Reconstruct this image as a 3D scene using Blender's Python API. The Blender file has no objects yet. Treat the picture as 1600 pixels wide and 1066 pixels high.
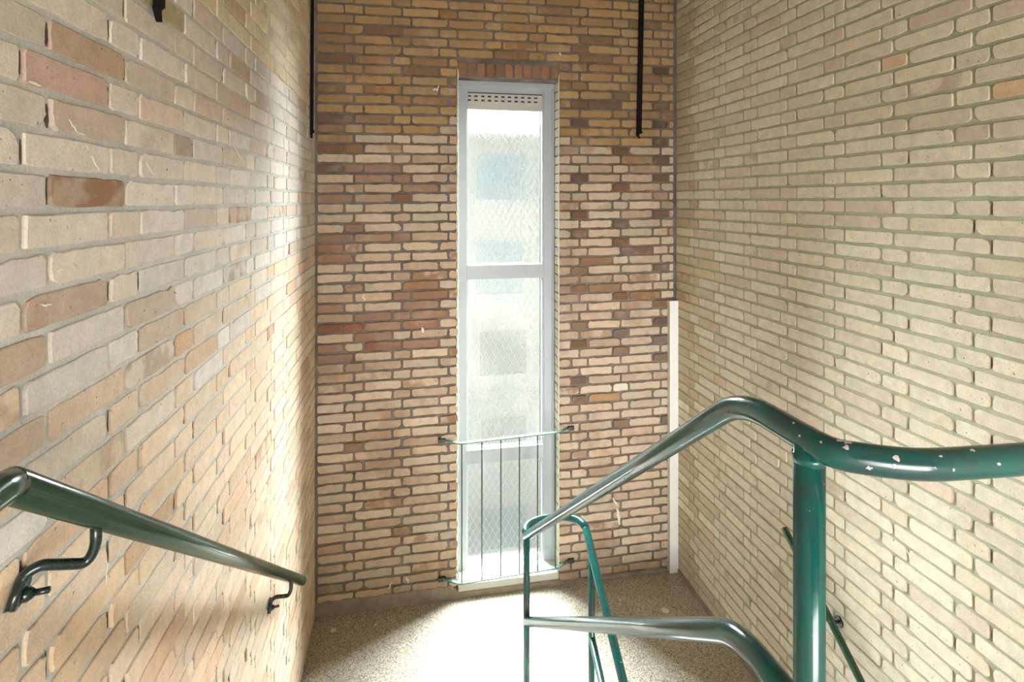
import bpy, math, random
from mathutils import Vector, Matrix

# ---------------------------------------------------------------- scene, camera, light
SC = bpy.context.scene
COL = SC.collection
random.seed(7)
CAM_H = 2.48
F_PX, CX, V0, YAW = 840.7, 789.8, 313.4, 0.1815
cam_d = bpy.data.cameras.new('camera')
cam = bpy.data.objects.new('camera', cam_d); COL.objects.link(cam)
cam.location = (0, 0, CAM_H)
cam.rotation_euler = (math.pi/2, 0, -YAW)
cam_d.sensor_width = 36.0
cam_d.lens = F_PX/1600*36.0
cam_d.shift_x = (800-CX)/1600
cam_d.shift_y = -(533-V0)/1600
cam_d.clip_start = 0.02
SC.camera = cam

SC.view_settings.view_transform = 'Standard'
SC.view_settings.look = 'None'
SC.view_settings.exposure = 0.17
SC.view_settings.gamma = 1.0
SC.view_settings.use_curve_mapping = False
SC.cycles.use_denoising = True
SC.cycles.sample_clamp_indirect = 6.0
SC.cycles.sample_clamp_direct = 24.0
SC.cycles.max_bounces = 10
SC.cycles.diffuse_bounces = 6
SC.cycles.transparent_max_bounces = 12
SC.cycles.caustics_reflective = False
SC.cycles.caustics_refractive = False

SKY = 0.81
wd = bpy.data.worlds.new('overcast sky'); SC.world = wd; wd.use_nodes = True
nt = wd.node_tree; nt.nodes.clear()
wo = nt.nodes.new('ShaderNodeOutputWorld'); wb = nt.nodes.new('ShaderNodeBackground')
wb.inputs['Color'].default_value = (0.93, 0.97, 1.0, 1); wb.inputs['Strength'].default_value = SKY
nt.links.new(wb.outputs[0], wo.inputs[0])

def add_light(name, kind, loc, direction, energy, color, **kw):
    d = bpy.data.lights.new(name, kind); o = bpy.data.objects.new(name, d); COL.objects.link(o)
    o.location = loc
    o.rotation_euler = Vector(direction).to_track_quat('-Z', 'Y').to_euler()
    d.energy = energy; d.color = color
    for k, v in kw.items(): setattr(d, k, v)
    return o
# hazy sun behind the opposite building, shining in through the tall window
add_light('sun', 'SUN', (2, 8, 8), (-0.52, -1.0, -0.36), 960.0, (0.93, 0.965, 1.0), angle=math.radians(116))
# added fill light behind the camera, without a known source
add_light('rear_fill', 'AREA', (0.62, -1.93, 1.95), (0, 1, -0.22), 98.0, (1.0, 0.975, 0.93), shape='RECTANGLE', size=1.7, size_y=1.2)
# added fill light low in the stairwell, lifting the lower walls
add_light('lower_fill', 'AREA', (1.3, -1.5, -0.25), (0, 1, 0.22), 120.0, (1.0, 0.98, 0.95), shape='RECTANGLE', size=.9, size_y=1.2)

# ---------------------------------------------------------------- helpers
PL, PR, QB = -0.5365, 1.7812, 3.3569
CY, SY = math.cos(YAW), math.sin(YAW)
TOP = 3.95
UZ = 1.225            # upper landing
Q_UP, Q_LOW = 0.995, 2.42

def ray(u, v):
    X, Z = (u-CX)/F_PX, (V0-v)/F_PX
    return (CY*X+SY, -SY*X+CY, Z)
def on_p(u, v, p):
    d = ray(u, v); t = p/d[0]; return Vector((p, d[1]*t, CAM_H+d[2]*t))
def on_q(u, v, q):
    d = ray(u, v); t = q/d[1]; return Vector((d[0]*t, q, CAM_H+d[2]*t))
def on_z(u, v, z):
    d = ray(u, v); t = (z-CAM_H)/d[2]; return Vector((d[0]*t, d[1]*t, z))

def s2l(c):
    return tuple(((x/255)/12.92 if x/255 <= .04045 else ((x/255+.055)/1.055)**2.4) for x in c)

def link_obj(name, data, parent=None):
    o = bpy.data.objects.new(name, data); COL.objects.link(o)
    if parent: o.parent = parent
    return o
def tag(o, label=None, cat=None, group=None, kind=None):
    if label: o['label'] = label
    if cat: o['category'] = cat
    if group: o['group'] = group
    if kind: o['kind'] = kind
    return o
def empty(name, loc=(0, 0, 0)):
    o = bpy.data.objects.new(name, None); COL.objects.link(o); o.location = loc
    o.empty_display_size = 0.05
    return o
def mesh_obj(name, verts, faces, mats, parent=None, smooth=False, fm=None):
    me = bpy.data.meshes.new(name); me.from_pydata([tuple(v) for v in verts], [], faces)
    for m in (mats if isinstance(mats, (list, tuple)) else [mats]): me.materials.append(m)
    if fm: me.polygons.foreach_set('material_index', fm)
    if smooth: me.polygons.foreach_set('use_smooth', [True]*len(me.polygons))
    me.update()
    o = link_obj(name, me, None)
    if parent:
        o.parent = parent
        o.matrix_parent_inverse = Matrix.Translation(parent.location).inverted()
    return o

class MB:
    def __init__(s): s.v = []; s.f = []; s.m = []
    def add(s, vs, fs, mi=0):
        b = len(s.v); s.v += [tuple(x) for x in vs]
        for f in fs: s.f.append(tuple(b+i for i in f)); s.m.append(mi)
    def box(s, x0, x1, y0, y1, z0, z1, mi=0, bev=0.0):
        if bev <= 0:
            vs = [(x, y, z) for x in (x0, x1) for y in (y0, y1) for z in (z0, z1)]
            fs = [(0, 1, 3, 2), (4, 6, 7, 5), (0, 4, 5, 1), (2, 3, 7, 6), (0, 2, 6, 4), (1, 5, 7, 3)]
            s.add(vs, fs, mi); return
        import bmesh
        bm = bmesh.new(); bmesh.ops.create_cube(bm, size=1.0)
        for v in bm.verts:
            v.co = Vector(((x0+x1)/2+v.co.x*(x1-x0), (y0+y1)/2+v.co.y*(y1-y0), (z0+z1)/2+v.co.z*(z1-z0)))
        bmesh.ops.bevel(bm, geom=list(bm.edges), offset=bev, segments=2, affect='EDGES', profile=0.6)
        bm.verts.index_update()
        s.add([v.co for v in bm.verts], [[v.index for v in f.verts] for f in bm.faces], mi); bm.free()
    def build(s, name, mats, parent=None, smooth=False):
        return mesh_obj(name, s.v, s.f, mats, parent, smooth, s.m)

def fillet(pts, rad, n=8):
    pts = [Vector(p) for p in pts]; out = [pts[0]]
    for i in range(1, len(pts)-1):
        a, b, c = pts[i-1], pts[i], pts[i+1]
        r = rad[i] if isinstance(rad, dict) and i in rad else (rad if not isinstance(rad, dict) else 0.02)
        r = min(r, (b-a).length*.48, (c-b).length*.48)
        p0 = b+(a-b).normalized()*r; p2 = b+(c-b).normalized()*r
        for k in range(n+1):
            t = k/n; out.append(p0*(1-t)**2+b*2*t*(1-t)+p2*t*t)
    out.append(pts[-1]); return out

def tube(mb, path, r, seg=20, cap=True, mi=0, flat=None):
    """sweep a round (or flattened) section along a path; r may be a list"""
    path = [Vector(p) for p in path]; n = len(path)
    rs = r if isinstance(r, (list, tuple)) else [r]*n
    tang = []
    for i in range(n):
        a = path[max(0, i-1)]; b = path[min(n-1, i+1)]; tang.append((b-a).normalized())
    up = Vector((0, 0, 1)) if abs(tang[0].z) < .95 else Vector((1, 0, 0))
    nrm = (up-tang[0]*up.dot(tang[0])).normalized()
    base = len(mb.v); rings = []
    for i in range(n):
        nrm = (nrm-tang[i]*nrm.dot(tang[i])).normalized(); bi = tang[i].cross(nrm)
        ring = []
        for k in range(seg):
            a = 2*math.pi*k/seg
            fx = flat[i] if flat else (1, 1)
            mb.v.append(tuple(path[i]+(nrm*math.cos(a)*fx[0]+bi*math.sin(a)*fx[1])*rs[i])); ring.append(len(mb.v)-1)
        rings.append(ring)
    for i in range(n-1):
        for k in range(seg):
            k2 = (k+1) % seg
            mb.f.append((rings[i][k], rings[i][k2], rings[i+1][k2], rings[i+1][k])); mb.m.append(mi)
    if cap:
        mb.f.append(tuple(reversed(rings[0]))); mb.m.append(mi)
        mb.f.append(tuple(rings[-1])); mb.m.append(mi)

def pipe(name, path, r, mat, parent, seg=22, round_ends=False):
    mb = MB()
    if round_ends:
        path = [Vector(p) for p in path]; rs = [r]*len(path)
        for end in (0, -1):
            e = path[end]; d = (e-path[1 if end == 0 else -2]).normalized()
            extra = [(e+d*r*.35*math.sin(a), r*math.cos(a)) for a in (.4, .8, 1.15, 1.4)]
            if end == 0:
                path = [x[0] for x in reversed(extra)]+path; rs = [x[1] for x in reversed(extra)]+rs
            else:
                path = path+[x[0] for x in extra]; rs = rs+[x[1] for x in extra]
        tube(mb, path, rs, seg)
    else:
        tube(mb, path, r, seg)
    return mb.build(name, mat, parent, smooth=True)

# ---------------------------------------------------------------- materials
def new_mat(name):
    m = bpy.data.materials.new(name); m.use_nodes = True
    t = m.node_tree; b = t.nodes['Principled BSDF']
    return m, t, b
def N(t, typ, **kw):
    n = t.nodes.new(typ)
    for k, v in kw.items(): setattr(n, k, v)
    return n
def noise(t, vec, scale, detail=4, rough=.6):
    n = N(t, 'ShaderNodeTexNoise'); n.inputs['Scale'].default_value = scale
    n.inputs['Detail'].default_value = detail; n.inputs['Roughness'].default_value = rough
    if vec is not None: t.links.new(vec, n.inputs['Vector'])
    return n
def ramp(t, fac, stops):
    r = N(t, 'ShaderNodeValToRGB'); el = r.color_ramp.elements
    while len(el) < len(stops): el.new(.5)
    for e, (p, c) in zip(el, stops):
        e.position = p; e.color = (c[0], c[1], c[2], 1) if isinstance(c, (tuple, list)) else (c, c, c, 1)
    t.links.new(fac, r.inputs[0]); return r
def mix(t, fac, a, b, mode='MIX'):
    m = N(t, 'ShaderNodeMix', data_type='RGBA', blend_type=mode)
    for sock, val in ((m.inputs[0], fac), (m.inputs[6], a), (m.inputs[7], b)):
        if isinstance(val, (int, float)): sock.default_value = val
        elif isinstance(val, tuple): sock.default_value = (*val[:3], 1)
        else: t.links.new(val, sock)
    return m.outputs[2]
def bump(t, b, height, strength, dist):
    n = N(t, 'ShaderNodeBump'); n.inputs['Strength'].default_value = strength; n.inputs['Distance'].default_value = dist
    t.links.new(height, n.inputs['Height']); t.links.new(n.outputs[0], b.inputs['Normal']); return n

def brick_material(name='fired brick', stain=.0):
    m, t, b = new_mat(name)
    at = N(t, 'ShaderNodeAttribute', attribute_name='brick_tint')
    geo = N(t, 'ShaderNodeTexCoord'); vec = geo.outputs['Object']
    n1 = noise(t, vec, 26, 5, .65); n2 = noise(t, vec, 240, 3, .7); n3 = noise(t, vec, 7, 4, .6)
    c = mix(t, .55, at.outputs['Color'], ramp(t, n1.outputs[0], [(.3, .62), (.7, .98)]).outputs[0], 'MULTIPLY')
    c = mix(t, .45, c, ramp(t, n2.outputs[0], [(.3, .55), (.62, 1.0)]).outputs[0], 'MULTIPLY')
    # pits
    n4 = noise(t, vec, 90, 2, .5)
    c = mix(t, ramp(t, n4.outputs[0], [(.70, 0.0), (.76, .75)]).outputs[0], c, s2l((86, 62, 44)))
    # burnt patches on the bricks marked by the alpha of the tint
    fac = N(t, 'ShaderNodeMath', operation='MULTIPLY')
    t.links.new(ramp(t, noise(t, vec, 13, 3, .55).outputs[0], [(.44, 0.0), (.56, 1.0)]).outputs[0], fac.inputs[0])
    t.links.new(at.outputs['Alpha'], fac.inputs[1])
    c = mix(t, fac.outputs[0], c, s2l((132, 92, 60)))
    c = mix(t, ramp(t, n3.outputs[0], [(.55, 0.0), (.75, .25)]).outputs[0], c, s2l((205, 196, 186)))
    n5 = noise(t, vec, 2.2, 5, .68)
    st = N(t, 'ShaderNodeMath', operation='MULTIPLY'); t.links.new(ramp(t, n5.outputs[0], [(.50, 0.0), (.64, .55)]).outputs[0], st.inputs[0]); st.inputs[1].default_value = stain
    c = mix(t, st.outputs[0], c, s2l((128, 100, 80)))
    t.links.new(c, b.inputs['Base Color'])
    b.inputs['Roughness'].default_value = .82
    b.inputs['Specular IOR Level'].default_value = .25
    h = mix(t, .5, n1.outputs[0], n2.outputs[0])
    bump(t, b, h, .55, .004)
    return m
def mortar_material(name, col, col2):
    m, t, b = new_mat(name)
    vec = N(t, 'ShaderNodeTexCoord').outputs['Object']
    n1 = noise(t, vec, 9, 5, .6); n2 = noise(t, vec, 180, 3, .7)
    c = mix(t, ramp(t, n1.outputs[0], [(.35, 0.0), (.65, 1.0)]).outputs[0], s2l(col), s2l(col2))
    c = mix(t, .4, c, ramp(t, n2.outputs[0], [(.3, .5), (.65, 1.0)]).outputs[0], 'MULTIPLY')
    t.links.new(c, b.inputs['Base Color']); b.inputs['Roughness'].default_value = .9
    b.inputs['Specular IOR Level'].default_value = .2
    bump(t, b, n2.outputs[0], .6, .003)
    return m
def plain(name, col, rough=.5, metal=0.0, nscale=30, var=.12, bstr=.05, spec=.5):
    m, t, b = new_mat(name)
    vec = N(t, 'ShaderNodeTexCoord').outputs['Object']
    n1 = noise(t, vec, nscale, 4, .6)
    c = mix(t, var*3, s2l(col), ramp(t, n1.outputs[0], [(.3, .7), (.65, 1.0)]).outputs[0], 'MULTIPLY')
    t.links.new(c, b.inputs['Base Color']); b.inputs['Roughness'].default_value = rough
    b.inputs['Metallic'].default_value = metal; b.inputs['Specular IOR Level'].default_value = spec
    if bstr: bump(t, b, n1.outputs[0], bstr, .002)
    return m
def enamel(name, col, worn, chip_amt, rough=.24, wear=.55):
    """thick glossy green pipe paint: rubbed dark patches, pale chips, fine scuffs"""
    m, t, b = new_mat(name)
    vec = N(t, 'ShaderNodeTexCoord').outputs['Object']
    n1 = noise(t, vec, 11, 5, .65); n2 = noise(t, vec, 85, 4, .6); n3 = noise(t, vec, 55, 5, .75)
    c = mix(t, ramp(t, n1.outputs[0], [(.42, 0.0), (.62, wear)]).outputs[0], s2l(col), s2l(worn))
    c = mix(t, ramp(t, n3.outputs[0], [(.64, 0.0), (.76, .25)]).outputs[0], c, s2l((90, 140, 125)))
    chip = ramp(t, n2.outputs[0], [(chip_amt, 0.0), (chip_amt+.012, 1.0)]).outputs[0]
    c = mix(t, chip, c, s2l((214, 190, 190)))
    t.links.new(c, b.inputs['Base Color'])
    t.links.new(ramp(t, n3.outputs[0], [(.35, rough*.6), (.8, rough*1.3)]).outputs[0], b.inputs['Roughness'])
    b.inputs['Coat Weight'].default_value = .35; b.inputs['Coat Roughness'].default_value = .12
    bump(t, b, mix(t, .5, n1.outputs[0], n2.outputs[0]), .03, .0015)
    return m

M_BRICK = brick_material('fired brick', .12)
M_BRICK_B = brick_material('weathered brick window wall', .8)
M_MORT_L = mortar_material('grey mortar left wall', (206, 204, 198), (186, 186, 180))
M_MORT_B = mortar_material('dark mortar window wall', (136, 126, 118), (104, 95, 88))
M_MORT_R = mortar_material('green grey mortar right wall', (186, 188, 166), (168, 172, 150))
M_CREAM = mortar_material('cream jamb mortar', (238, 234, 218), (224, 218, 198))
M_SKIRT = mortar_material('cement skirting', (160, 146, 134), (132, 118, 108))
M_JOINT_SHADE = plain('painted joint shade', (84, 64, 52), .95, var=.1)  # dark colour painted as shade in open joints, laid over solid mortar
M_SCRATCH = plain('chalky scratch', (232, 226, 216), .9, var=.05)
M_GREEN = enamel('green gloss paint balustrade', (0, 86, 80), (50, 50, 60),   .715, wear=.6)
M_GREEN_L = enamel('dark green gloss paint', (10, 50, 32), (26, 62, 44), .78, wear=.5)
M_GREEN_D = enamel('blackened green paint', (10, 34, 32), (44, 42, 46), .78, rough=.3)
M_CHIP = plain('old pink white coat', (206, 188, 190), .6)
M_GUARD = plain('pale green guard paint', (92, 124, 112), .35, var=.1)
M_GUARD_D = plain('dark green guard rod paint', (60, 78, 66), .4, var=.1)
M_LUG = plain('black lug paint', (34, 44, 38), .5)
M_BLACK = plain('black steel', (20, 18, 17), .75, var=.1, spec=.15)
M_FRAME = plain('grey white frame enamel', (172, 179, 188), .42, nscale=14, var=.05, bstr=.02)
M_VENT = plain('aluminium vent', (196, 192, 188), .5, var=.05)
M_DARK = plain('dark slot', (60, 56, 52), .8)
M_GASKET = plain('glazing gasket', (110, 112, 96), .6)
M_SILL = plain('white sill paint', (214, 214, 206), .45, var=.03)
M_DUCT = plain('off white duct', (228, 229, 230), .4, nscale=9, var=.03)
M_CEIL = plain('ceiling plaster', (150, 138, 112), .9, var=.06)
M_WIRE = plain('bright wire', (235, 238, 236), .5, var=.02)
M_STEP = plain('precast stair concrete', (176, 168, 154), .8, nscale=60, var=.12)

def floor_material():
    m, t, b = new_mat('granito terrazzo')
    vec = N(t, 'ShaderNodeTexCoord').outputs['Object']
    vo = N(t, 'ShaderNodeTexVoronoi'); vo.inputs['Scale'].default_value = 230; t.links.new(vec, vo.inputs['Vector'])
    sep = N(t, 'ShaderNodeSeparateColor'); t.links.new(vo.outputs['Color'], sep.inputs[0])
    c = ramp(t, sep.outputs[0], [(0.0, s2l((104, 94, 80))), (.22, s2l((146, 137, 120))), (.55, s2l((182, 174, 158))), (1.0, s2l((212, 206, 192)))]).outputs[0]
    vo2 = N(t, 'ShaderNodeTexVoronoi'); vo2.inputs['Scale'].default_value = 75; t.links.new(vec, vo2.inputs['Vector'])
    sep2 = N(t, 'ShaderNodeSeparateColor'); t.links.new(vo2.outputs['Color'], sep2.inputs[0])
    sm = N(t, 'ShaderNodeMath', operation='LESS_THAN'); t.links.new(vo2.outputs['Distance'], sm.inputs[0]); sm.inputs[1].default_value = .22
    lt = N(t, 'ShaderNodeMath', operation='LESS_THAN'); t.links.new(sep2.outputs[0], lt.inputs[0]); lt.inputs[1].default_value = .10
    mu = N(t, 'ShaderNodeMath', operation='MULTIPLY'); t.links.new(sm.outputs[0], mu.inputs[0]); t.links.new(lt.outputs[0], mu.inputs[1])
    c = mix(t, mu.outputs[0], c, s2l((70, 58, 46)))
    n1 = noise(t, vec, 2.6, 5, .6)
    c = mix(t, .5, c, ramp(t, n1.outputs[0], [(.3, .72), (.65, 1.0)]).outputs[0], 'MULTIPLY')
    # dirt kept in the corners of the landing by the mop (brown film)
    sx = N(t, 'ShaderNodeSeparateXYZ'); t.links.new(vec, sx.inputs[0])
    t.links.new(c, b.inputs['Base Color'])
    t.links.new(ramp(t, n1.outputs[0], [(.3, .38), (.7, .6)]).outputs[0], b.inputs['Roughness'])
    bump(t, b, noise(t, vec, 120, 3).outputs[0], .12, .001)
    return m
M_FLOOR = floor_material()

def glass_material():
    m = bpy.data.materials.new('figured wire glass'); m.use_nodes = True
    t = m.node_tree; t.nodes.clear()
    out = N(t, 'ShaderNodeOutputMaterial')
    vec = N(t, 'ShaderNodeTexCoord').outputs['Object']
    tr = N(t, 'ShaderNodeBsdfTransparent'); tr.inputs[0].default_value = (.93, .955, .94, 1)
    rf = N(t, 'ShaderNodeBsdfRefraction'); rf.inputs['IOR'].default_value = 1.16; rf.inputs['Roughness'].default_value = .16
    rf.inputs['Color'].default_value = (.84, .86, .85, 1)
    gl = N(t, 'ShaderNodeBsdfGlossy'); gl.inputs['Roughness'].default_value = .15
    n1 = noise(t, vec, 130, 3, .6)
    bp = N(t, 'ShaderNodeBump'); bp.inputs['Strength'].default_value = .5; bp.inputs['Distance'].default_value = .004
    t.links.new(n1.outputs[0], bp.inputs['Height'])
    t.links.new(bp.outputs[0], rf.inputs['Normal']); t.links.new(bp.outputs[0], gl.inputs['Normal'])
    a = N(t, 'ShaderNodeMixShader'); t.links.new(ramp(t, noise(t, vec, 160, 2).outputs[0], [(.4, .34), (.6, .6)]).outputs[0], a.inputs[0])
    t.links.new(tr.outputs[0], a.inputs[1]); t.links.new(rf.outputs[0], a.inputs[2])
    c = N(t, 'ShaderNodeMixShader'); c.inputs[0].default_value = .04
    t.links.new(a.outputs[0], c.inputs[1]); t.links.new(gl.outputs[0], c.inputs[2])
    t.links.new(c.outputs[0], out.inputs[0])
    return m
M_GLASS = glass_material()

# ---------------------------------------------------------------- brick walls
def brick(mb, tints, O, U, V, Nn, a0, a1, b0, b1, tint, prot, depth=.009, rag=1.0):
    """one worn brick: outline a0..a1 x b0..b1 in wall axes, rounded, slightly irregular"""
    w, h = a1-a0, b1-b0
    if w < .012 or h < .012: return
    rc = min(.005+random.random()*.006, w*.3, h*.3)
    j = .0016*rag
    pts = []
    nl = max(2, int(w/.03)); ns = 2
    skew = (random.random()-.5)*.003*rag
    def side(p0, p1, n):
        for k in range(n):
            t = (k+.0)/n; pts.append([p0[0]+(p1[0]-p0[0])*t, p0[1]+(p1[1]-p0[1])*t])
    def corner(cx, cy, sx, sy, order):
        rr = rc*(1+2.2*(random.random() < .12)*rag)
        rr = min(rr, w*.4, h*.42)
        seq = [(0, 1), (.3, .3), (1, 0)] if order else [(1, 0), (.3, .3), (0, 1)]
        for ex, ey in seq: pts.append([cx+sx*rr*ex, cy+sy*rr*ey])
    corner(a0, b0, 1, 1, True)
    for k in range(1, nl): pts.append([a0+w*k/nl, b0])
    corner(a1, b0, -1, 1, False)
    pts.append([a1, b0+h*.5])
    corner(a1, b1, -1, -1, True)
    for k in range(nl-1, 0, -1): pts.append([a0+w*k/nl, b1])
    corner(a0, b1, 1, -1, False)
    pts.append([a0, b0+h*.5])
    cx, cy = (a0+a1)/2, (b0+b1)/2
    for p in pts:
        p[0] += (random.random()-.5)*2*j; p[1] += (random.random()-.5)*2*j + skew*(p[0]-cx)/w
        if random.random() < .03*rag: p[1] += (cy-p[1])*.16
    n = len(pts); base = len(mb.v)
    tx, ty = (random.random()-.5)*.006*rag, (random.random()-.5)*.012*rag
    ins = .0016
    for ring in range(3):
        for p in pts:
            x, y = p
            if ring == 2:
                x += (ins if x < cx else -ins) if abs(x-cx) > ins else 0
                y += (ins if y < cy else -ins) if abs(y-cy) > ins else 0
            nn = (-depth if ring == 0 else prot-.0014 if ring == 1 else prot)
            if ring: nn += tx*(x-cx)/max(w, .1)+ty*(y-cy)
            c = O+U*x+V*y+Nn*nn; mb.v.append((c.x, c.y, c.z))
    flip = U.cross(V).dot(Nn) < 0
    def face(f):
        mb.f.append(tuple(reversed(f)) if flip else tuple(f)); mb.m.append(0); tints.append(tint)
    for r in range(2):
        for k in range(n):
            k2 = (k+1) % n
            face((base+r*n+k, base+r*n+k2, base+(r+1)*n+k2, base+(r+1)*n+k))
    face([base+2*n+k for k in range(n)])

JOINT_SHADES = {'L': [], 'R': []}
def joint_shade(w):
    """dark strips that paint the shade of open upright joints beside some bricks"""
    for (y, z0, z1) in JOINT_SHADES[w]:
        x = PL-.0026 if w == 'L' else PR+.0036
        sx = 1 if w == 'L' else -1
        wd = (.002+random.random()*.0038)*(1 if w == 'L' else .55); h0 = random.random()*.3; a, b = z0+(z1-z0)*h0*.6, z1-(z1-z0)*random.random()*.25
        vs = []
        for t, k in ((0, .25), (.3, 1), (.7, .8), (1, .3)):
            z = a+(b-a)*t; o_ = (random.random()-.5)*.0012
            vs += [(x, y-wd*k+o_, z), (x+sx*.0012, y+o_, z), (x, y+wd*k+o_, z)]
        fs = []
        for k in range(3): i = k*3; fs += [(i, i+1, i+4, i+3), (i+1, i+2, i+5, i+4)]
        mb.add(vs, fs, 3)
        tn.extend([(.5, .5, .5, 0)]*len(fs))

A_S, A_H, JT = .2268, .1135, .0105
PER = 2*A_S+A_H
def row_bricks(center, lo, hi):
    """chain bond: stretcher, stretcher, header; header centred on center"""
    out = []
    k0 = int(math.floor((lo-center)/PER))-1
    x = center+k0*PER-A_H/2
    while x < hi:
        for wdt, kind in ((A_H, 'h'), (A_S, 's'), (A_S, 's')):
            a, b = x+JT/2, x+wdt-JT/2
            if b > lo and a < hi: out.append((max(a, lo), min(b, hi), kind))
            x += wdt
    return out

def vary(c, amt):
    f = 1+(random.random()-.5)*2*amt
    g = (random.random()-.5)*amt*.35
    return tuple(max(0, min(255, v*f*(1+g*k))) for v, k in zip(c, (1, 0, -1.2)))

def finish_wall(name, mb, tints, mats, label):
    o = mb.build(name, mats)
    me = o.data
    at = me.attributes.new('brick_tint', 'FLOAT_COLOR', 'FACE')
    buf = []
    for i in range(len(mb.f)):
        c = tints[i] if i < len(tints) else (.5, .5, .5, 0)
        buf += list(c)
    at.data.foreach_set('color', buf)
    me.update()
    tag(o, label=label, kind='structure'); o['category'] = 'wall'
    return o

CRS = .06
# hand-picked bricks that stand out in the photo: (u, v, rgb, burnt)
OV = {
 'L': [(130, 80, (186, 142, 108), 0), (110, 120, (200, 148, 124), 0), (130, 300, (176, 138, 104), .8), (100, 475, (184, 148, 118), .3),
       (40, 560, (190, 152, 118), .2), (290, 225, (176, 140, 110), 0), (40, 30, (190, 176, 152), 0), (268, 20, (176, 150, 92), 0), (160, 200, (196, 164, 138), 0),
       (130, 640, (200, 160, 122), 0), (60, 680, (196, 158, 120), 0)],
 'B': [(510, 85, (120, 88, 62), .9), (600, 185, (140, 108, 76), .2), (565, 232, (138, 100, 68), .3), (505, 183, (110, 84, 66), .6), (508, 262, (110, 84, 62), .3),
       (625, 307, (124, 84, 64), 0), (518, 513, (128, 78, 58), .2), (553, 513, (140, 78, 54), 0), (655, 505, (142, 98, 66), 0), (600, 537, (134, 86, 62), .3),
       (660, 460, (146, 104, 74), .2), (665, 443, (146, 106, 76), .2), (665, 487, (142, 100, 72), .2), (558, 700, (136, 100, 74), 0), (625, 278, (146, 108, 90), 0),
       (515, 235, (112, 84, 64), .7), (513, 200, (140, 106, 80), .4), (507, 385, (150, 112, 84), .5), (600, 370, (160, 124, 92), .2), (640, 835, (150, 118, 84), .6),
       (908, 160, (112, 84, 60), 0), (975, 150, (124, 94, 68), 0), (907, 190, (106, 78, 58), 0), (1033, 192, (88, 68, 52), 0), (1033, 108, (92, 70, 54), 0),
       (908, 252+25, (104, 76, 60), 0), (1033, 250, (110, 84, 64), 0), (960, 172, (110, 82, 60), 0), (908, 335, (110, 80, 58), 0), (973, 348, (108, 88, 72), .4),
       (973, 400, (116, 86, 68), 0), (1000, 400, (138, 100, 68), .8), (935, 405, (146, 108, 78), .4), (1033, 420, (112, 88, 66), 0), (908, 425, (126, 100, 76), 0),
       (908, 450, (122, 88, 62), 0), (940, 450, (142, 108, 74), .2), (1000, 462, (146, 112, 76), .7), (975, 490, (118, 94, 74), 0), (1033, 500, (96, 72, 66), 0),
       (973, 518, (112, 92, 78), 0), (1035, 530, (112, 92, 78), 0), (908, 508, (128, 100, 80), 0), (973, 547, (124, 100, 78), 0), (1033, 557, (118, 96, 76), 0),
       (908, 592, (108, 84, 68), 0), (908, 620, (118, 88, 68), 0), (945, 618, (168, 124, 80), .3), (973, 658, (126, 98, 74), 0), (1033, 655, (110, 92, 80), 0), (973, 604, (204, 190, 168), 0)],
 'R': [(1575, 130, (206, 172, 134), 0), (1182, 286, (200, 168, 140), 0), (1400, 97, (208, 178, 140), 0)],
}
def ov_lookup(wall, s, z0, z1, a0, a1):
    for (p, q, col, al) in OVP[wall]:
        if a0 <= p <= a1 and z0 <= q <= z1: return col, al
    return None
def lift(c, k=.78, m=1.16):
    g = sum(c)/3; return tuple(min(236, (g+(x-g)*k)*m) for x in c)
OVP = {'L': [], 'B': [], 'R': []}
for (u, v, c, al) in OV['L']:
    c = lift(c, .5, 1.2); P = on_p(u, v, PL); OVP['L'].append((P.y, P.z, c, al))
for (u, v, c, al) in OV['R']:
    c = lift(c); P = on_p(u, v, PR); OVP['R'].append((P.y, P.z, c, al))
for (u, v, c, al) in OV['B']:
    c = lift(c, .74, 1.2); P = on_q(u, v, QB); OVP['B'].append((P.x, P.z, c, al))

def scratches(mb, tints, pts_list, plane):
    """thin chalky scratches lying on the brick faces, given as pixel polylines of the wall"""
    for pl in pts_list:
        (u0, v0), (u1, v1), wdt = pl
        if plane == 'L': a, b = on_p(u0, v0, PL+.0045), on_p(u1, v1, PL+.0045); nn = Vector((1, 0, 0))
        elif plane == 'R': a, b = on_p(u0, v0, PR-.0045), on_p(u1, v1, PR-.0045); nn = Vector((-1, 0, 0))
        else: a, b = on_q(u0, v0, QB-.0045), on_q(u1, v1, QB-.0045); nn = Vector((0, -1, 0))
        d = (b-a); n = 5; side = d.normalized().cross(nn)
        vs = []; fs = []
        for k in range(n+1):
            t = k/n; c = a+d*t+side*(random.random()-.5)*wdt*.8
            ww = wdt*(.25+.75*math.sin(math.pi*min(max(t, .08), .92)))*.5
            for sgn in (-1, 1):
                vs.append(c+side*ww*sgn+nn*0); vs.append(c+side*ww*sgn*.6+nn*.0008)
        for k in range(n):
            i = k*4; j2 = i+4
            fs += [(i, j2, j2+1, i+1), (i+1, j2+1, j2+3, i+3), (i+3, j2+3, j2+2, i+2)]
        mb.add(vs, fs, 2)
        tints += [(.5, .5, .5, 0)]*len(fs)

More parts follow.
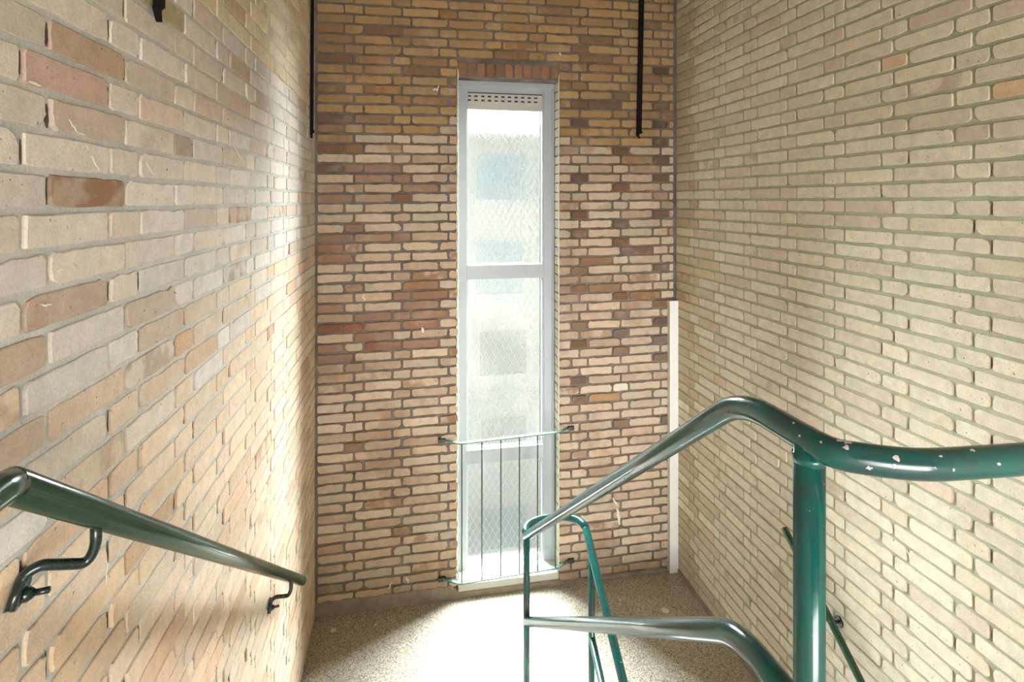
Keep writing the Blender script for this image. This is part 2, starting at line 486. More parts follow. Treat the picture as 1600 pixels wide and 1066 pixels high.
# --- left wall
mb = MB(); tn = []
O = Vector((PL, 0, 0)); U = Vector((0, 1, 0)); V = Vector((0, 0, 1)); Nn = Vector((1, 0, 0))
for i in range(-26, 43):
    zt = 2.4638-.06*i; zb = zt-.06
    if zb < -.02 or zt > TOP: continue
    cen = 1.4407 if i % 2 else 1.157
    for a0, a1, k in row_bricks(cen, -1.0, QB-.012):
        if random.random() < .55: JOINT_SHADES['L'].append((a0-JT*(.35+.3*random.random()), zb+.006, zt-.006))
        o = ov_lookup('L', 0, zb, zt, a0, a1)
        if o: tint = (*s2l(vary(o[0], .02)), o[1])
        else:
            r = random.random()
            base = (230, 220, 210) if r < .62 else (228, 214, 198) if r < .84 else (224, 206, 192) if r < .95 else (212, 190, 170)
            if zb < 1.95 or (zb < 2.2 and random.random() < .5): base = (base[0], base[1]*.94, base[2]*.865)
            if zb > 3.0: base = (base[0], base[1]*.97, base[2]*.88)
            tint = (*s2l(vary(base, .05)), 0 if random.random() < .93 else random.random()*.6)
        brick(mb, tn, O, U, V, Nn, a0, a1, zb+.0052, zt-.0052, tint, random.choice([0, .0005, .001, .0015, .0025]))
joint_shade('L')
mb.box(PL-.2, PL-.0035, -2.05, QB+.3, -1.6, TOP+.1, 1); tn += [(.5, .5, .5, 0)]*6
scratches(mb, tn, [((107, 186), (122, 208), .004), ((122, 208), (133, 210), .003), ((143, 243), (155, 266), .004), ((133, 226), (138, 232), .003),
                   ((228, 254), (240, 274), .005), ((364, 225), (381, 256), .006), ((88, 424), (97, 421), .004), ((62, 477), (80, 475), .004),
                   ((44, 127), (64, 133), .005), ((165, 915), (168, 880), .003)], 'L')
finish_wall('wall_left', mb, tn, [M_BRICK, M_MORT_L, M_SCRATCH, M_JOINT_SHADE], 'left side wall of peach beige bricks')

# --- right wall
mb = MB(); tn = []
O = Vector((PR, 0, 0)); Nn = Vector((-1, 0, 0))
for i in range(-26, 60):
    zt = 2.486-.06*i; zb = zt-.06
    if zb < -.9 or zt > TOP: continue
    cen = 2.8397 if i % 2 else 3.1266
    for a0, a1, k in row_bricks(cen, -1.0, QB-.012):
        if zb < -.02 and a0 > Q_LOW-.05: continue
        if random.random() < .16: JOINT_SHADES['R'].append((a0-JT*(.4+.2*random.random()), zb+.006, zt-.006))
        o = ov_lookup('R', 0, zb, zt, a0, a1)
        if o: tint = (*s2l(vary(o[0], .02)), o[1])
        else:
            r = random.random()
            base = (236, 226, 204) if r < .7 else (232, 220, 196) if r < .9 else (228, 212, 192)
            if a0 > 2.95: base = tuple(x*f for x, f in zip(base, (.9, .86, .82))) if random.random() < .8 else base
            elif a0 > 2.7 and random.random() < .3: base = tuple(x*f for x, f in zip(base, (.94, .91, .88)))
            if zb < .2 and random.random() < .5: base = (196, 186, 168)
            tint = (*s2l(vary(base, .03)), 0 if random.random() < .97 else .4)
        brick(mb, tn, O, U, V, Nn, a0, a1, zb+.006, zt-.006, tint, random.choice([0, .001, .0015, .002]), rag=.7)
joint_shade('R')
mb.box(PR+.0045, PR+.2, -2.05, QB+.3, -1.6, TOP+.1, 1); tn += [(.5, .5, .5, 0)]*6
scratches(mb, tn, [((1151, 264), (1152, 273), .006), ((1184, 196), (1183, 206), .007), ((1110, 205), (1111, 218), .014), ((1417, 860), (1424, 876), .008)], 'R')
finish_wall('wall_right', mb, tn, [M_BRICK, M_MORT_R, M_SCRATCH, M_JOINT_SHADE], 'right side wall of cream yellow bricks')

# --- back wall with the tall window opening
WL, WR, WB, WT = .3123, .968, .036, 3.252
SOLT = 3.352
TILT = .0086
Q_FR = QB+.116          # face of the window frame
mb = MB(); tn = []
O = Vector((0, QB, 0)); Nn = Vector((0, -1, 0)); Ub = Vector((1, 0, TILT)); 
for i in range(-26, 43):
    zt = 2.4662-.06*i; zb = zt-.06
    if zb < -.03 or zt > TOP: continue
    cen = -.3122 if i % 2 == 0 else -.0287
    for a0, a1, k in row_bricks(cen, PL+.012, PR-.016):
        segs = [(a0, a1)]
        e_j = (random.random()-.5)*.002; s_j = (random.random()-.5)*.002
        zz0, zz1 = zb+.0068+e_j, zt-.0068+s_j; a0 += .0015; a1 -= .0015
        dz = TILT*(WL+WR)/2
        if zt+dz > WB-.01 and zb+dz < SOLT+.002:
            segs = [(max(a0, x0), min(a1, x1)) for x0, x1 in ((PL, WL-.001), (WR+.001, PR)) if min(a1, x1)-max(a0, x0) > .012]
            if not segs and False: pass
        for s0, s1 in segs:
            o = ov_lookup('B', 0, zb, zt, s0-TILT, s1)
            right = s0 > WR-.01
            if o: tint = (*s2l(vary(o[0], .03)), o[1])
            else:
                r = random.random()
                if zt > 2.9+.3*(random.random()-.5): base = (184, 152, 108) if r < .7 else (172, 138, 98) if r < .9 else (150, 120, 90)  # darker, browner upper rows mostly paint in the dimmer light up there
                else: base = (214, 194, 172) if r < .55 else (208, 185, 161) if r < .85 else (190, 165, 142)
                if not right and 1.5 < zt < 2.75 and s1 < .2 and random.random() < .3: base = (164, 132, 112)
                if right and k == 'h' and 1.3 < zt < 3.2 and random.random() < .5: base = (128, 98, 74)
                if zt < .2: base = (186, 164, 144) if random.random() < .7 else base
                tint = (*s2l(vary(base, .06)), 0 if random.random() < .85 else random.random()*.8)
            brick(mb, tn, O, Ub, V, Nn, s0, s1, zz0, zz1, tint, random.choice([0, .001, .002, .003]), rag=1.5)
# soldier course over the window
x = WL+.004
for k in range(11):
    tint = (*s2l(vary((158, 120, 92), .08)), 0)
    brick(mb, tn, O, Ub, V, Nn, x, x+.0475, 3.255, SOLT-.012, tint, .001)
    x += .0595
# brick ends of both reveals
for (pp, nx) in ((WR, -1), (WL, 1)):
    Oj = Vector((pp, 0, 0)); Nj = Vector((nx, 0, 0)); Uj = Vector((0, 1, 0))
    for i in range(-14, 42):
        zt = 2.4662-.06*i+TILT*pp; zb = zt-.06
        if zt < .07 or zb > WT-.02: continue
        tint = (*s2l(vary((250, 245, 216), .03)), 0)
        brick(mb, tn, Oj, Uj, V, Nj, QB+.002, Q_FR+.04, max(zb+.004, .05), min(zt-.004, WT-.002), tint, -.001, depth=.004, rag=1.2)
n0 = len(mb.f)
yb0, yb1 = QB+.007, QB+.3
mb.box(PL-.02, WL-.006, yb0, yb1, -1.6, TOP+.1, 1)
mb.box(WR+.006, PR+.02, yb0, yb1, -1.6, TOP+.1, 1)
mb.box(WL-.006, WR+.006, yb0, yb1, 3.257, TOP+.1, 1)
mb.box(WL-.006, WR+.006, yb0, yb1, -1.6, WB-.01, 1)
tn += [(.5, .5, .5, 0)]*(len(mb.f)-n0)
# crumbly cream mortar beads along the vertical edges of the opening
for (pp, sg) in ((WL, 1), (WR, -1)):
    z = .1
    while z < WT-.01:
        h = .03+random.random()*.05; r = .003+random.random()*.0035
        n1 = len(mb.f)
        tube(mb, [(pp+sg*.001, QB-.001, z), (pp+sg*(.001+r*.4), QB-.001, z+h*.5), (pp+sg*.001, QB-.001, z+h)], [r*.5, r, r*.5], 7, mi=3)
        tn += [(.5, .5, .5, 0)]*(len(mb.f)-n1); z += h*.9
scratches(mb, tn, [((676, 140), (684, 140), .012), ((683, 143), (686, 133), .008), ((957, 778), (965, 790), .012), ((964, 795), (969, 820), .02), ((612, 910), (607, 920), .01),
                   ((635, 902), (638, 912), .012), ((567, 460), (570, 470), .012), ((660, 520), (661, 512), .018), ((874, 82), (876, 86), .012)], 'B')
finish_wall('wall_back', mb, tn, [M_BRICK_B, M_MORT_B, M_SCRATCH, M_CREAM], 'end wall of brown beige bricks around the tall window')

# rear wall behind the camera with an opening added for light, ceiling
mb = MB()
mb.box(PL, -.3, -2.15, -2.0, -1.6, TOP+.1); mb.box(1.55, PR, -2.15, -2.0, -1.6, TOP+.1)
mb.box(-.3, 1.55, -2.15, -2.0, 3.05, TOP+.1); mb.box(-.3, 1.55, -2.15, -2.0, -1.6, UZ+.02)
tag(mb.build('wall_rear', M_CEIL), label='plain wall behind the camera', kind='structure')
mb = MB(); mb.box(PL-.2, PR+.2, -2.15, QB+.3, TOP, TOP+.2)
tag(mb.build('ceiling', M_CEIL), label='flat plaster ceiling of the stairwell', kind='structure')

# ---------------------------------------------------------------- floors and stairs
mb = MB(); mb.box(PL-.01, PR+.01, Q_LOW, QB+.01, -.16, 0.0)
tag(mb.build('floor', M_FLOOR), label='speckled granito half landing below the window', kind='structure')
mb = MB(); mb.box(PL-.01, PR+.01, -2.0, Q_UP-.01, UZ-.16, UZ)
tag(mb.build('floor_upper', M_FLOOR), label='upper landing slab', kind='structure')
def flight(name, p0, p1, q_top, z_top, n, label):
    mb = MB(); rise, go = .175, (Q_LOW-Q_UP)/6.13
    for k in range(n):
        z1 = z_top-k*rise; mb.box(p0, p1, q_top+k*go*sgn if sgn > 0 else q_top-(k+1)*go, (q_top+(k+1)*go) if sgn > 0 else q_top-k*go, z1-rise-.12, z1, 0, .006)
    return tag(mb.build(name, M_STEP), label=label, kind='structure')
sgn = 1
flight('stair_flight', PL, .50, Q_UP-.01, UZ-.175, 6, 'flight going up from the half landing on the left')
sgn = -1
flight('stair_flight', .90, PR, Q_LOW, -.175, 8, 'flight going down from the half landing on the right')

# skirtings
def strip(name, pts, y_or_x, axis, mat, label, th=.012):
    """pts: (coord, top z); sloping-top skirting with a rounded upper edge"""
    vs = []; fs = []
    for c, h in pts:
        for (d, z) in ((0, -.005), (th, -.005), (th, h*.8), (th*.55, h), (0, h+.004)):
            vs.append((c, y_or_x-d, z) if axis == 'x' else (y_or_x-d, c, z))
    for k in range(len(pts)-1):
        for e in range(5):
            e2 = (e+1) % 5; fs.append((k*5+e, k*5+e2, (k+1)*5+e2, (k+1)*5+e))
    fs.append(tuple(range(5))); fs.append(tuple(reversed(range(len(vs)-5, len(vs)))))
    return tag(mesh_obj(name, vs, fs, mat), label=label, kind='structure')
pts = []
x = PL
while x < PR-.06:
    h = .080 if x < .28 else (.08-(x-.28)*1.2 if x < .315 else (.036 if x < .97 else .018))
    pts.append((x, max(.014, h+(random.random()-.5)*(.012 if x < .3 else .005)))); x += .035
strip('baseboard_back', pts, QB+.001, 'x', M_SKIRT, 'rough cement skirting under the window wall', .012)
pts = []
x = Q_LOW
while x < QB:
    pts.append((x, .022+random.random()*.01)); x += .05
strip('baseboard_right', pts, PR+.001, 'y', M_SKIRT, 'low cement skirting along the right wall', .008)

# pale paint spots on the landing
def blob(name, u, v, rx, label, n=14):
    c = on_z(u, v, 0); vs = [(c.x, c.y, .0035)]; fs = []
    for k in range(n):
        a = 2*math.pi*k/n; r = rx*(.75+.4*random.random())
        vs.append((c.x+r*math.cos(a), c.y+r*math.sin(a), .0025))
    for k in range(n):
        a = 2*math.pi*k/n; vs.append((c.x+(vs[1+k][0]-c.x)*1.12, c.y+(vs[1+k][1]-c.y)*1.12, 0.0))
    for k in range(n):
        k2 = (k+1) % n; fs.append((0, 1+k, 1+k2)); fs.append((1+k, 1+n+k, 1+n+k2, 1+k2))
    o = mesh_obj(name, vs, fs, M_SCRATCH, smooth=True)
    return tag(o, label, 'spot', 'pale spots on the landing floor')
blob('paint_spot', 1039, 954, .021, 'largest whitish spot on the landing floor, near the right wall')
blob('paint_spot', 969, 938, .006, 'tiny whitish spot on the floor left of the largest spot')
blob('paint_spot', 587, 977, .008, 'small whitish spot on the dark floor below the left end of the window')
blob('paint_spot', 521, 985, .014, 'whitish smear on the floor near the left wall corner')

# ---------------------------------------------------------------- window
win = empty('window_1', (.64, Q_FR, 0)); tag(win, 'tall narrow grey white window with figured wire glass', kind='structure')
yf = Q_FR
GL, GR = .389, .876
T1T, T1B = 2.058, 1.968      # first transom
T2T, T2B = .856, .768        # second transom
VT, VB = 3.187, 3.078        # vent strip
def framebox(name, boxes, mat, bev=.003):
    mb = MB()
    for bx in boxes: mb.box(*bx, 0, bev)
    return mb.build(name, mat, win)
# outer frame: stiles + head + bottom rail, with a raised outer lip
framebox('window_frame', [
    (WL-.02, GL-.006, yf, yf+.09, .05, VT+.03), (GR+.022, WR+.02, yf, yf+.09, .05, VT+.03),
    (WL-.02, WR+.02, yf-.001, yf+.09, VT+.012, WT+.012), (GL-.01, GR+.03, yf, yf+.09, .03, .068)], M_FRAME)
framebox('frame_lip', [(WL-.004, WL+.012, yf-.012, yf+.01, .07, WT-.002), (WR-.016, WR-.002, yf-.012, yf+.01, .07, WT-.002),
    (WL, WR, yf-.014, yf+.01, WT-.030, WT+.004)], M_FRAME)
framebox('inner_bead', [(GL-.008, GL+.002, yf+.012, yf+.06, .1, VT+.01), (GR+.014, GR+.024, yf+.012, yf+.06, .1, VT+.01), (GL-.008, GR+.024, yf+.012, yf+.05, VT, VT+.014)], M_FRAME, .002)
framebox('transom', [(GL-.01, GR+.03, yf+.004, yf+.07, T1B, T1T)], M_FRAME)
framebox('transom', [(GL-.01, GR+.03, yf+.004, yf+.07, T2B, T2T)], M_FRAME)
yg = yf+.045
for z0, z1 in ((.062, T2B), (T2T, T1B), (T1T, VB)):
    g = MB(); g.box(GL-.004, GR+.018, yg, yg+.006, z0, z1); gp = g.build('glass_pane', M_GLASS, win)
    # diamond wire mesh cast inside the pane
    w = MB(); px, pz = .043, .078; hw = .0011
    xa, xb = GL-.002, GR+.016; yw = yg+.003
    for s in (1, -1):
        k = -120
        while k < 120:
            # line z - z0 = s*(x-xa)*(pz/px)*... through (xa + k*px, z0)
            x0 = xa+k*px; m_ = pz/px*s
            ts = []
            # clip segment to the pane rectangle
            pA, pB = None, None
            za, zb_ = z0+m_*(xa-x0), z0+m_*(xb-x0)
            # param along x
            lo, hi = xa, xb
            if m_ > 0: lo = max(lo, x0); hi = min(hi, x0+(z1-z0)/m_)
            else: hi = min(hi, x0); lo = max(lo, x0+(z1-z0)/m_)
            if hi-lo > .01:
                n_ = Vector((-m_, 0, 1)).normalized()*hw
                A, B = Vector((lo, yw, z0+m_*(lo-x0))), Vector((hi, yw, z0+m_*(hi-x0)))
                w.add([A+n_, A-n_, B-n_, B+n_, A+n_+Vector((0, -.001, 0)), A-n_+Vector((0, -.001, 0)), B-n_+Vector((0, -.001, 0)), B+n_+Vector((0, -.001, 0))],
                      [(0, 1, 2, 3), (7, 6, 5, 4), (0, 4, 5, 1), (3, 2, 6, 7)])
            k += 1
    wo_ = w.build('wire_mesh', M_WIRE, None); wo_.parent = gp; wo_.matrix_parent_inverse = Matrix.Identity(4)
    # dark gasket on the right side and at the foot of each pane
    gk = MB(); gk.box(GR+.002, GR+.008, yg-.008, yg, z0, z1); gk.box(GL, GR+.006, yg-.006, yg, z0, z0+.004)
    gk.build('gasket', M_GASKET, win)
# ventilation strip with two rows of louvre slots
vb = MB(); vb.box(GL-.004, GR+.014, yf+.02, yf+.05, VB, VT, 0, .002)
vent = vb.build('vent_strip', M_VENT, win)
lb = MB()
for c in range(11):
    xc = GL+.012+c*.0445
    for zc in (3.162, 3.135):
        lb.box(xc-.011, xc+.011, yf+.0185, yf+.0205, zc-.005, zc+.005, 0)
        vs = [(xc-.011, yf+.012, zc-.013), (xc+.011, yf+.012, zc-.013), (xc+.011, yf+.020, zc-.004), (xc-.011, yf+.020, zc-.004), (xc-.011, yf+.021, zc-.014), (xc+.011, yf+.021, zc-.014)]
        lb.add(vs, [(0, 1, 2, 3), (4, 5, 1, 0), (1, 5, 2), (0, 3, 4)], 1)
lo_ = lb.build('louvre', [M_DARK, M_WIRE], None); lo_.parent = vent; lo_.matrix_parent_inverse = Matrix.Identity(4)
mb = MB(); mb.box(GL-.004, GR+.014, yf+.016, yf+.021, VT-.006, VT, 0); so = mb.build('painted_shadow_line', M_DARK, win)  # solid dark strip painted in for the shadow line above the vent
# white painted sill
mb = MB(); mb.box(WL+.002, WR-.002, QB-.008, yf+.02, .038, .085, 0, .008); mb.build('window_sill', M_SILL, win)

# ---------------------------------------------------------------- window guard
gd = empty('window_guard', (.63, QB-.06, .13))
tag(gd, 'low pale green metal guard with six thin rods across the foot of the window', 'guard')
QG = QB-.06
def gbar(vpix_l, vpix_r):
    a = on_q(721.7, vpix_l, QG); b = on_q(867.8, vpix_r, QG)
    s = (b-a)/(b.x-a.x)
    pl, pr = a-s*.012, b+s*.012
    la, lb_ = Vector((pl.x-.10, QB-.004, pl.z+.004)), Vector((pr.x+.10, QB-.004, pr.z-.004))
    return la, pl, pr, lb_
rods = [721.7, 752.2, 781.5, 810.4, 839.2, 867.8]
top = gbar(693.0, 676.0); bot = gbar(911.5, 887.5)
for L in (top, bot):
    m_ = MB(); path = fillet(L, .02, 5)
    hw, ht = .010, .0042
    vs = []; fs = []
    for i, p in enumerate(path):
        a = path[max(0, i-1)]; b = path[min(len(path)-1, i+1)]; d = (b-a).normalized(); sd = d.cross(Vector((0, 0, 1))).normalized()
        for (x, z) in ((-hw, -ht), (hw, -ht), (hw, ht), (-hw, ht)): vs.append(p+sd*x+Vector((0, 0, z)))
    for i in range(len(path)-1):
        for e in range(4): e2 = (e+1) % 4; fs.append((i*4+e, i*4+e2, i*4+4+e2, i*4+4+e))
    fs += [(0, 1, 2, 3), tuple(len(vs)-1-k for k in range(4))]
    m_.add(vs, fs); m_.build('flat_bar', M_GUARD, gd)
    for e in (L[0], L[3]):
        lg = MB(); sx = -1 if e is L[0] else 1
        lg.box(e.x-.022+sx*.006, e.x+.022+sx*.006, QB-.016, QB+.002, e.z-.013, e.z+.013, 0, .003)
        lg.build('wall_lug', M_LUG, gd)
for u in rods:
    f = (u-721.7)/(867.8-721.7)
    x = top[1].x+.012+(top[2].x-top[1].x-.024)*f
    zt = top[1].z+(top[2].z-top[1].z)*f; zb = bot[1].z+(bot[2].z-bot[1].z)*f
    pipe('rod', [(x, QG, zb), (x, QG, zt)], .0048, M_GUARD_D, gd, 10)

# ---------------------------------------------------------------- cable duct in the right corner
mb = MB(); mb.box(PR-.062, PR-.001, QB-.040, QB-.001, .001, 1.80, 0, .003)
dk = mb.build('cable_duct', M_DUCT)
tag(dk, 'tall off white plastic cable duct standing in the corner right of the window', 'cable duct')
mb = MB(); mb.box(PR-.064, PR-.001, QB-.0415, QB-.002, 1.798, 1.812, 0, .002)
mb.build('end_cap', M_DUCT, dk)
mb = MB(); mb.box(PR-.0625, PR-.0615, QB-.030, QB-.028, .004, 1.795); mb.build('cover_seam', M_GASKET, dk)

# ---------------------------------------------------------------- black bars fixed to the walls above
def bar(a_top, a_bot, w, label, nrm, tip):
    """flat black bar between two points, with a torn lower corner"""
    a, b = Vector(a_top), Vector(a_bot); d = (b-a).normalized(); nn = Vector(nrm); sd = d.cross(nn).normalized()
    th = .012; m_ = MB(); vs = []
    prof = [(a, w), (b, w), (b+d*.012+sd*w*.35, w*.55), (b+d*.036+sd*w*.15*tip, w*.08)]
    for c, ww in prof:
        for sx, sn in ((-1, 0), (1, 0), (1, 1), (-1, 1)): vs.append(c+sd*ww*.5*sx+nn*(th*sn))
    fs = []
    for i in range(len(prof)-1):
        for e in range(4): e2 = (e+1) % 4; fs.append((i*4+e, i*4+e2, i*4+4+e2, i*4+4+e))
    fs += [(0, 1, 2, 3), (15, 14, 13, 12)]
    m_.add(vs, fs); o = m_.build('hanging_bar', M_BLACK)
    tag(o, label, 'metal bar', 'black metal bars running down the upper walls')
    if tip == 0: return o
    fl = MB(); c = b-d*.004
    fl.add([c+sd*w*.5*x+nn*z+d*y for x in (-1.25, 1.05) for z in (0, th*1.3) for y in (-.008, .006)],
           [(0, 1, 3, 2), (4, 6, 7, 5), (0, 4, 5, 1), (2, 3, 7, 6), (0, 2, 6, 4), (1, 5, 7, 3)])
    fl.build('foot_clip', M_BLACK, o)
t_, b_ = on_q(1002, 0, QB-.02), on_q(998, 208, QB-.02)
e_ = (t_-b_)*(TOP-b_.z)/(t_.z-b_.z)+b_
bar(e_, b_, .031, 'black metal bar hanging down the window wall, right of the window', (0, -1, 0), -1)
t_, b_ = on_p(491.5, 0, PL+.014), on_p(488.3, 200, PL+.014)
b_.z = min(b_.z, 2.92)
bar((PL+.006, 3.205, TOP), (PL+.006, 3.17, 2.865), .04, 'black metal bar at the far end of the left wall, next to the corner', (1, 0, 0), 1)
b_ = on_p(244, 8, PL+.006)
bar((PL+.006, b_.y, TOP), b_, .031, 'black metal bar ending high on the near left wall, above stained bricks', (1, 0, 0), 0)

# ---------------------------------------------------------------- left wall handrail
hr = empty('wall_handrail', (-.46, 1.6, 1.45))
tag(hr, 'dark green tube handrail sloping down the left brick wall', 'handrail')
R = .0198; PH = -.46
h0 = on_p(12, 757, PH); h1 = on_p(472, 907.5, PH)
slope = (h1.z-h0.z)/(h1.y-h0.y)
pth = [(PH, h0.y-.5, h0.z+.004), (PH, h0.y-.004, h0.z+.004), h0, h1]
pipe('rail', [h0, h1], R, M_GREEN_L, hr, 28, round_ends=True)
pipe('level_rail', [(PH, h0.y-.7, h0.z), (PH, h0.y-.02, h0.z), h0+Vector((0, .006, -.004))], R*1.03, M_GREEN_L, hr, 28, round_ends=True)
A0 = on_p(150, 828, PH)
REL = [on_p(48, 894, PL+.016)-A0, on_p(30, 922, PL+.010)-A0, on_p(15, 962, PL+.009)-A0, on_p(30, 926, PL+.002)-A0, on_p(35, 936, PL+.010)-A0]
def bracket(u, v):
    """swan neck rod from under the rail, back to the wall and down a flattened foot with a bolt"""
    t = on_p(u, v, PH); q = t.y; z = h0.z+slope*(q-h0.y)-R*1.0
    A = Vector((PH, q, z)); k = A-A0
    W = [A0+r_+k for r_ in REL]
    pts = [A+Vector((0, 0, .012)), A+Vector((0, 0, -.030)), A+Vector((-.010, -.004, -.052)), W[0]+Vector((.010, .004, .001)), W[0]+Vector((-.004, -.004, -.004)), W[1], W[2]]
    path = fillet(pts, {1: .02, 2: .016, 3: .006, 4: .008, 5: .012}, 5)
    n = len(path)
    rs = []; fl = []
    for i in range(n):
        f = i/(n-1); s = max(0, (f-.68)/.32)
        rs.append(.0076-.0012*s); fl.append((1, 1))
    m_ = MB(); tube(m_, path, rs, 14, flat=fl)
    o = m_.build('bracket', M_GREEN_D, hr, True)
    pm = MB(); c = W[3]; ax = (W[2]-W[0]); ax.x = 0; L_ = ax.length*.56; ax.normalize(); sd = Vector((0, ax.z, -ax.y))
    n2 = 20; vs = []; fs = []
    for xo, sc_ in ((0, 1.0), (.005, 1.0), (.0075, .8)):
        for k2 in range(n2):
            a = 2*math.pi*k2/n2; p_ = Vector((PL+.001+xo, c.y, c.z))+ax*L_*math.cos(a)*sc_+sd*.015*math.sin(a)*sc_
            vs.append(p_)
    for r_ in range(2):
        for k2 in range(n2): k3 = (k2+1) % n2; fs.append((r_*n2+k2, r_*n2+k3, (r_+1)*n2+k3, (r_+1)*n2+k2))
    fs += [tuple(reversed(range(n2))), tuple(range(2*n2, 3*n2))]
    pm.add(vs, fs); pl_ = pm.build('wall_plate', M_GREEN_L, None, False); pl_.parent = o; pl_.matrix_parent_inverse = Matrix.Identity(4)
    bm_ = MB(); bc = W[4]
    tube(bm_, [bc, bc+Vector((.006, .001, 0)), bc+Vector((.013, .002, 0))], [.010, .0105, .006], 14)
    tube(bm_, [bc+Vector((.010, .002, 0)), bc+Vector((.031, .004, .001))], .0045, 10)
    bo = bm_.build('bolt', M_GREEN_D, None, True); bo.parent = o; bo.matrix_parent_inverse = Matrix.Identity(4)
bracket(150, 828); bracket(455, 903)

# ---------------------------------------------------------------- centre balustrade
bl = empty('stair_balustrade', (.56, 1.5, .6))
tag(bl, 'green tube balustrade with sloping rails and posts in the middle of the stairwell', 'balustrade')
PC = .56; r = .0198
far_t = Vector((PC, 2.495, .886)); elb_t = Vector((PC, .828, 2.14))
zl = 2.14
level = [(PC, .671, zl), (PC+.004, .628, zl), (.6405, .583, zl), (.7975, .572, zl), (PR-.004, .570, zl)]
tp = fillet([far_t, elb_t]+level, {1: .075, 2: .02, 3: .05, 4: .05, 5: .1}, 9)
pipe('top_rail', tp, r, M_GREEN, bl, 30)
def flakes(path, rr, spots):
    """pale flakes where the paint has chipped down to an older coat"""
    for (u, v, sz) in spots:
        m_ = MB()
        best = None
        for i in range(len(path)-1):
            for f in range(6):
                c = path[i].lerp(path[i+1], f/6); T = (path[i+1]-path[i]).normalized()
                n0_ = T.cross(Vector((0, 0, 1))).normalized(); n1_ = T.cross(n0_)
                for k in range(40):
                    a = 2*math.pi*k/40; nn = n0_*math.cos(a)+n1_*math.sin(a); P = c+nn*rr
                    if nn.dot(P-Vector((0, 0, CAM_H))) > 0: continue
                    Y = SY*P.x+CY*P.y; X = CY*P.x-SY*P.y
                    if Y < .1: continue
                    e = (CX+F_PX*X/Y-u)**2+(V0-F_PX*(P.z-CAM_H)/Y-v)**2
                    if best is None or e < best[0]: best = (e, P, nn, T, c)
        e, P, nn, T, c = best; B_ = nn.cross(T); n = 11; vs = [c+nn*(rr+.0006)]; fs = []
        for k in range(n):
            a = 2*math.pi*k/n; r_ = sz*(.45+.8*random.random())
            q_ = P+T*r_*math.cos(a)*1.2+B_*r_*math.sin(a)
            d_ = q_-c; d_ -= T*d_.dot(T); ax = q_-d_
            vs.append(ax+d_.normalized()*(rr+.0004))
        for k in range(n): fs.append((0, 1+k, 1+(k+1) % n))
        m_.add(vs, fs); m_.build('paint_chip', M_CHIP, bl)['label'] = 'pale chip in the green paint'
far_m = on_p(823, 971.5, PC); zm = 1.742
mp = fillet([far_m, (PC, .835, zm), (PC, .671, zm)], .075, 9)
flakes(tp, r, [(1312, 689, .0035), (1326, 691, .005), (1322, 699, .0035), (1401, 718, .0045), (1398, 728, .003), (1361, 732, .003), (1274, 661, .003), (1284, 690, .002), (1249, 682, .002),
    (1365, 690, .003), (1240, 660, .0018), (1520, 706, .003), (1470, 712, .002), (1562, 727, .003), (1490, 735, .002), (1200, 632, .002)])
pipe('middle_rail', mp, r, M_GREEN, bl, 30)
pipe('post', [(PC, 2.495, .001), (PC, 2.495, .872)], .0152, M_GREEN, bl, 22, False)
pipe('post', [(PC, .671, UZ+.001), (PC, .671, zl-.004)], .0204, M_GREEN, bl, 30)
mb = MB(); tube(mb, [(PC, .671, zl-.030), (PC, .671, zl-.018)], [.0210, .0222], 30); mb.build('weld_collar', M_GREEN, bl, True)
# level turn around the stairwell eye, then down beside the lower flight
PD = .857
turn = [far_t]
cxm = (PC+PD)/2; hwid = (PD-PC)/2
for k in range(1, 16):
    a = math.pi*k/16
    turn.append(Vector((cxm-hwid*math.cos(a), 2.497+.118*math.sin(a)**.7+.008*k/16, .886)))
endp = Vector((PD, 2.500, .886))
low_end = endp+Vector((0, -1.45, -1.45*.7525))
pipe('return_rail', turn+[endp], r*.92, M_GREEN, bl, 24)
pipe('lower_rail', [endp, low_end], r*.95, M_GREEN, bl, 24, round_ends=True)
pipe('post', [(PD, 2.421, -.16), (PD, 2.421, .82)], .0152, M_GREEN, bl, 22)
ml = Vector((PD, 2.421, .424))
pipe('lower_middle_rail', [ml, ml+Vector((0, -1.35, -1.35*.7525))], .0165, M_GREEN, bl, 22)
mb = MB(); mb.box(PD-.03, PD+.03, Q_LOW-.02, Q_LOW+.035, .0005, .006, 0, .001); mb.build('foot_plate', M_GREEN, bl)
mb = MB(); tube(mb, [(PC, 2.495, .0005), (PC, 2.495, .006)], .032, 24); mb.build('foot_plate', M_GREEN, bl)
# second post at the foot of the lower rail so the run is carried
pq = 1.25
pipe('post', [(PD, pq, endp.z-(2.5-pq)*.7525-.95), (PD, pq, endp.z-(2.5-pq)*.7525)], .0152, M_GREEN, bl, 22)

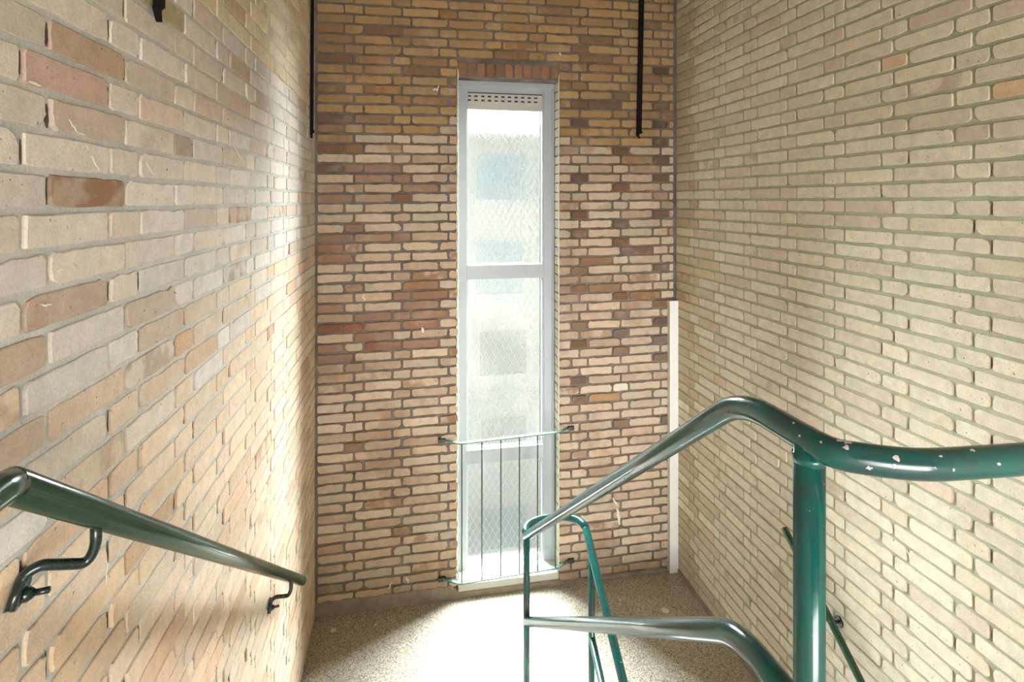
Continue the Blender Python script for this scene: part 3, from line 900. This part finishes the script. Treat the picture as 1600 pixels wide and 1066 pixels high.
# ---------------------------------------------------------------- right wall handrail
rr = empty('wall_handrail', (1.71, 1.9, .7))
tag(rr, 'thin green handrail low on the right cream brick wall, behind the near post', 'handrail')
PS = 1.71
a = on_p(1226, 826, PS); b = on_p(1344.6, 1064, PS); d = (b-a).normalized()
pipe('rail', [a, a+d*1.9], .0150, M_GREEN_L, rr, 22, round_ends=True)
for s in ((on_p(1291, 950, PS)-a).length, 1.5):
    c = a+d*s
    pts = [c+Vector((0, 0, -.012)), c+Vector((.006, 0, -.05)), c+Vector((.045, 0, -.062)), c+Vector((PR-.004-PS, 0, -.062))]
    br = MB(); tube(br, fillet(pts, .02, 5), .007, 12); o = br.build('bracket', M_GREEN_D, rr, True)
    pm = MB(); tube(pm, [(PR-.008, c.y, c.z-.062), (PR+.001, c.y, c.z-.062)], .022, 18); pp = pm.build('wall_plate', M_GREEN_D, None); pp.parent = o; pp.matrix_parent_inverse = Matrix.Identity(4)

# ---------------------------------------------------------------- building across the street
M_FAC = plain('cream render', (236, 231, 218), .9, nscale=3, var=.03)
M_FWIN = plain('street window glass', (176, 198, 200), .35, var=.03)
M_FWIN_D = plain('dark street window glass', (122, 130, 120), .35, var=.03)
M_FSILL = plain('white street sill', (250, 250, 246), .7, var=.02)
M_BAND = plain('grey render band', (216, 212, 200), .9, var=.04)
DQ = 17.0
fb = empty('apartment_building', (3, DQ, -8))
tag(fb, 'pale cream building across the street seen blurred through the glass', 'building')
def zpix(v): return on_q(788, v, DQ).z
ztop = zpix(183)
mb = MB(); mb.box(-9, 14, DQ, DQ+6, -9, ztop, 0, .02); mb.build('facade', M_FAC, fb)
mb = MB(); mb.box(-9.1, 14.1, DQ-.35, DQ+.02, zpix(192), zpix(180), 0, .01); mb.build('roof_edge', M_FSILL, fb)
mb = MB(); mb.box(-9, 14, DQ-.02, DQ+.02, zpix(232), zpix(192)); mb.build('frieze', M_BAND, fb)
for (v0_, v1_, u0_, u1_, mt) in ((240, 312, 745, 822, M_FWIN), (378, 408, 745, 815, M_FWIN), (436, 458, 745, 815, M_FWIN), (518, 582, 750, 822, M_FWIN_D), (655, 690, 752, 822, M_FWIN_D), (795, 852, 752, 822, M_FWIN)):
    A, B = on_q(u0_, v0_, DQ), on_q(u1_, v1_, DQ)
    for off in (0, 2.4, -2.4, 4.8, -4.8):
        mb = MB(); mb.box(A.x+off, B.x+off, DQ-.02, DQ+.05, B.z, A.z, 0, .005)
        o = mb.build('window', mt, fb)
        mb = MB(); mb.box(A.x-.08+off, B.x+.08+off, DQ-.12, DQ+.02, B.z-.14, B.z, 0, .01)
        s_ = mb.build('sill', M_FSILL, None); s_.parent = o; s_.matrix_parent_inverse = Matrix.Identity(4)
mb = MB(); mb.box(-40, 40, QB+.35, 60, -9.2, -9.0)
tag(mb.build('ground', plain('street paving', (58, 58, 60), .9, nscale=2)), label='dark asphalt street outside', kind='structure')
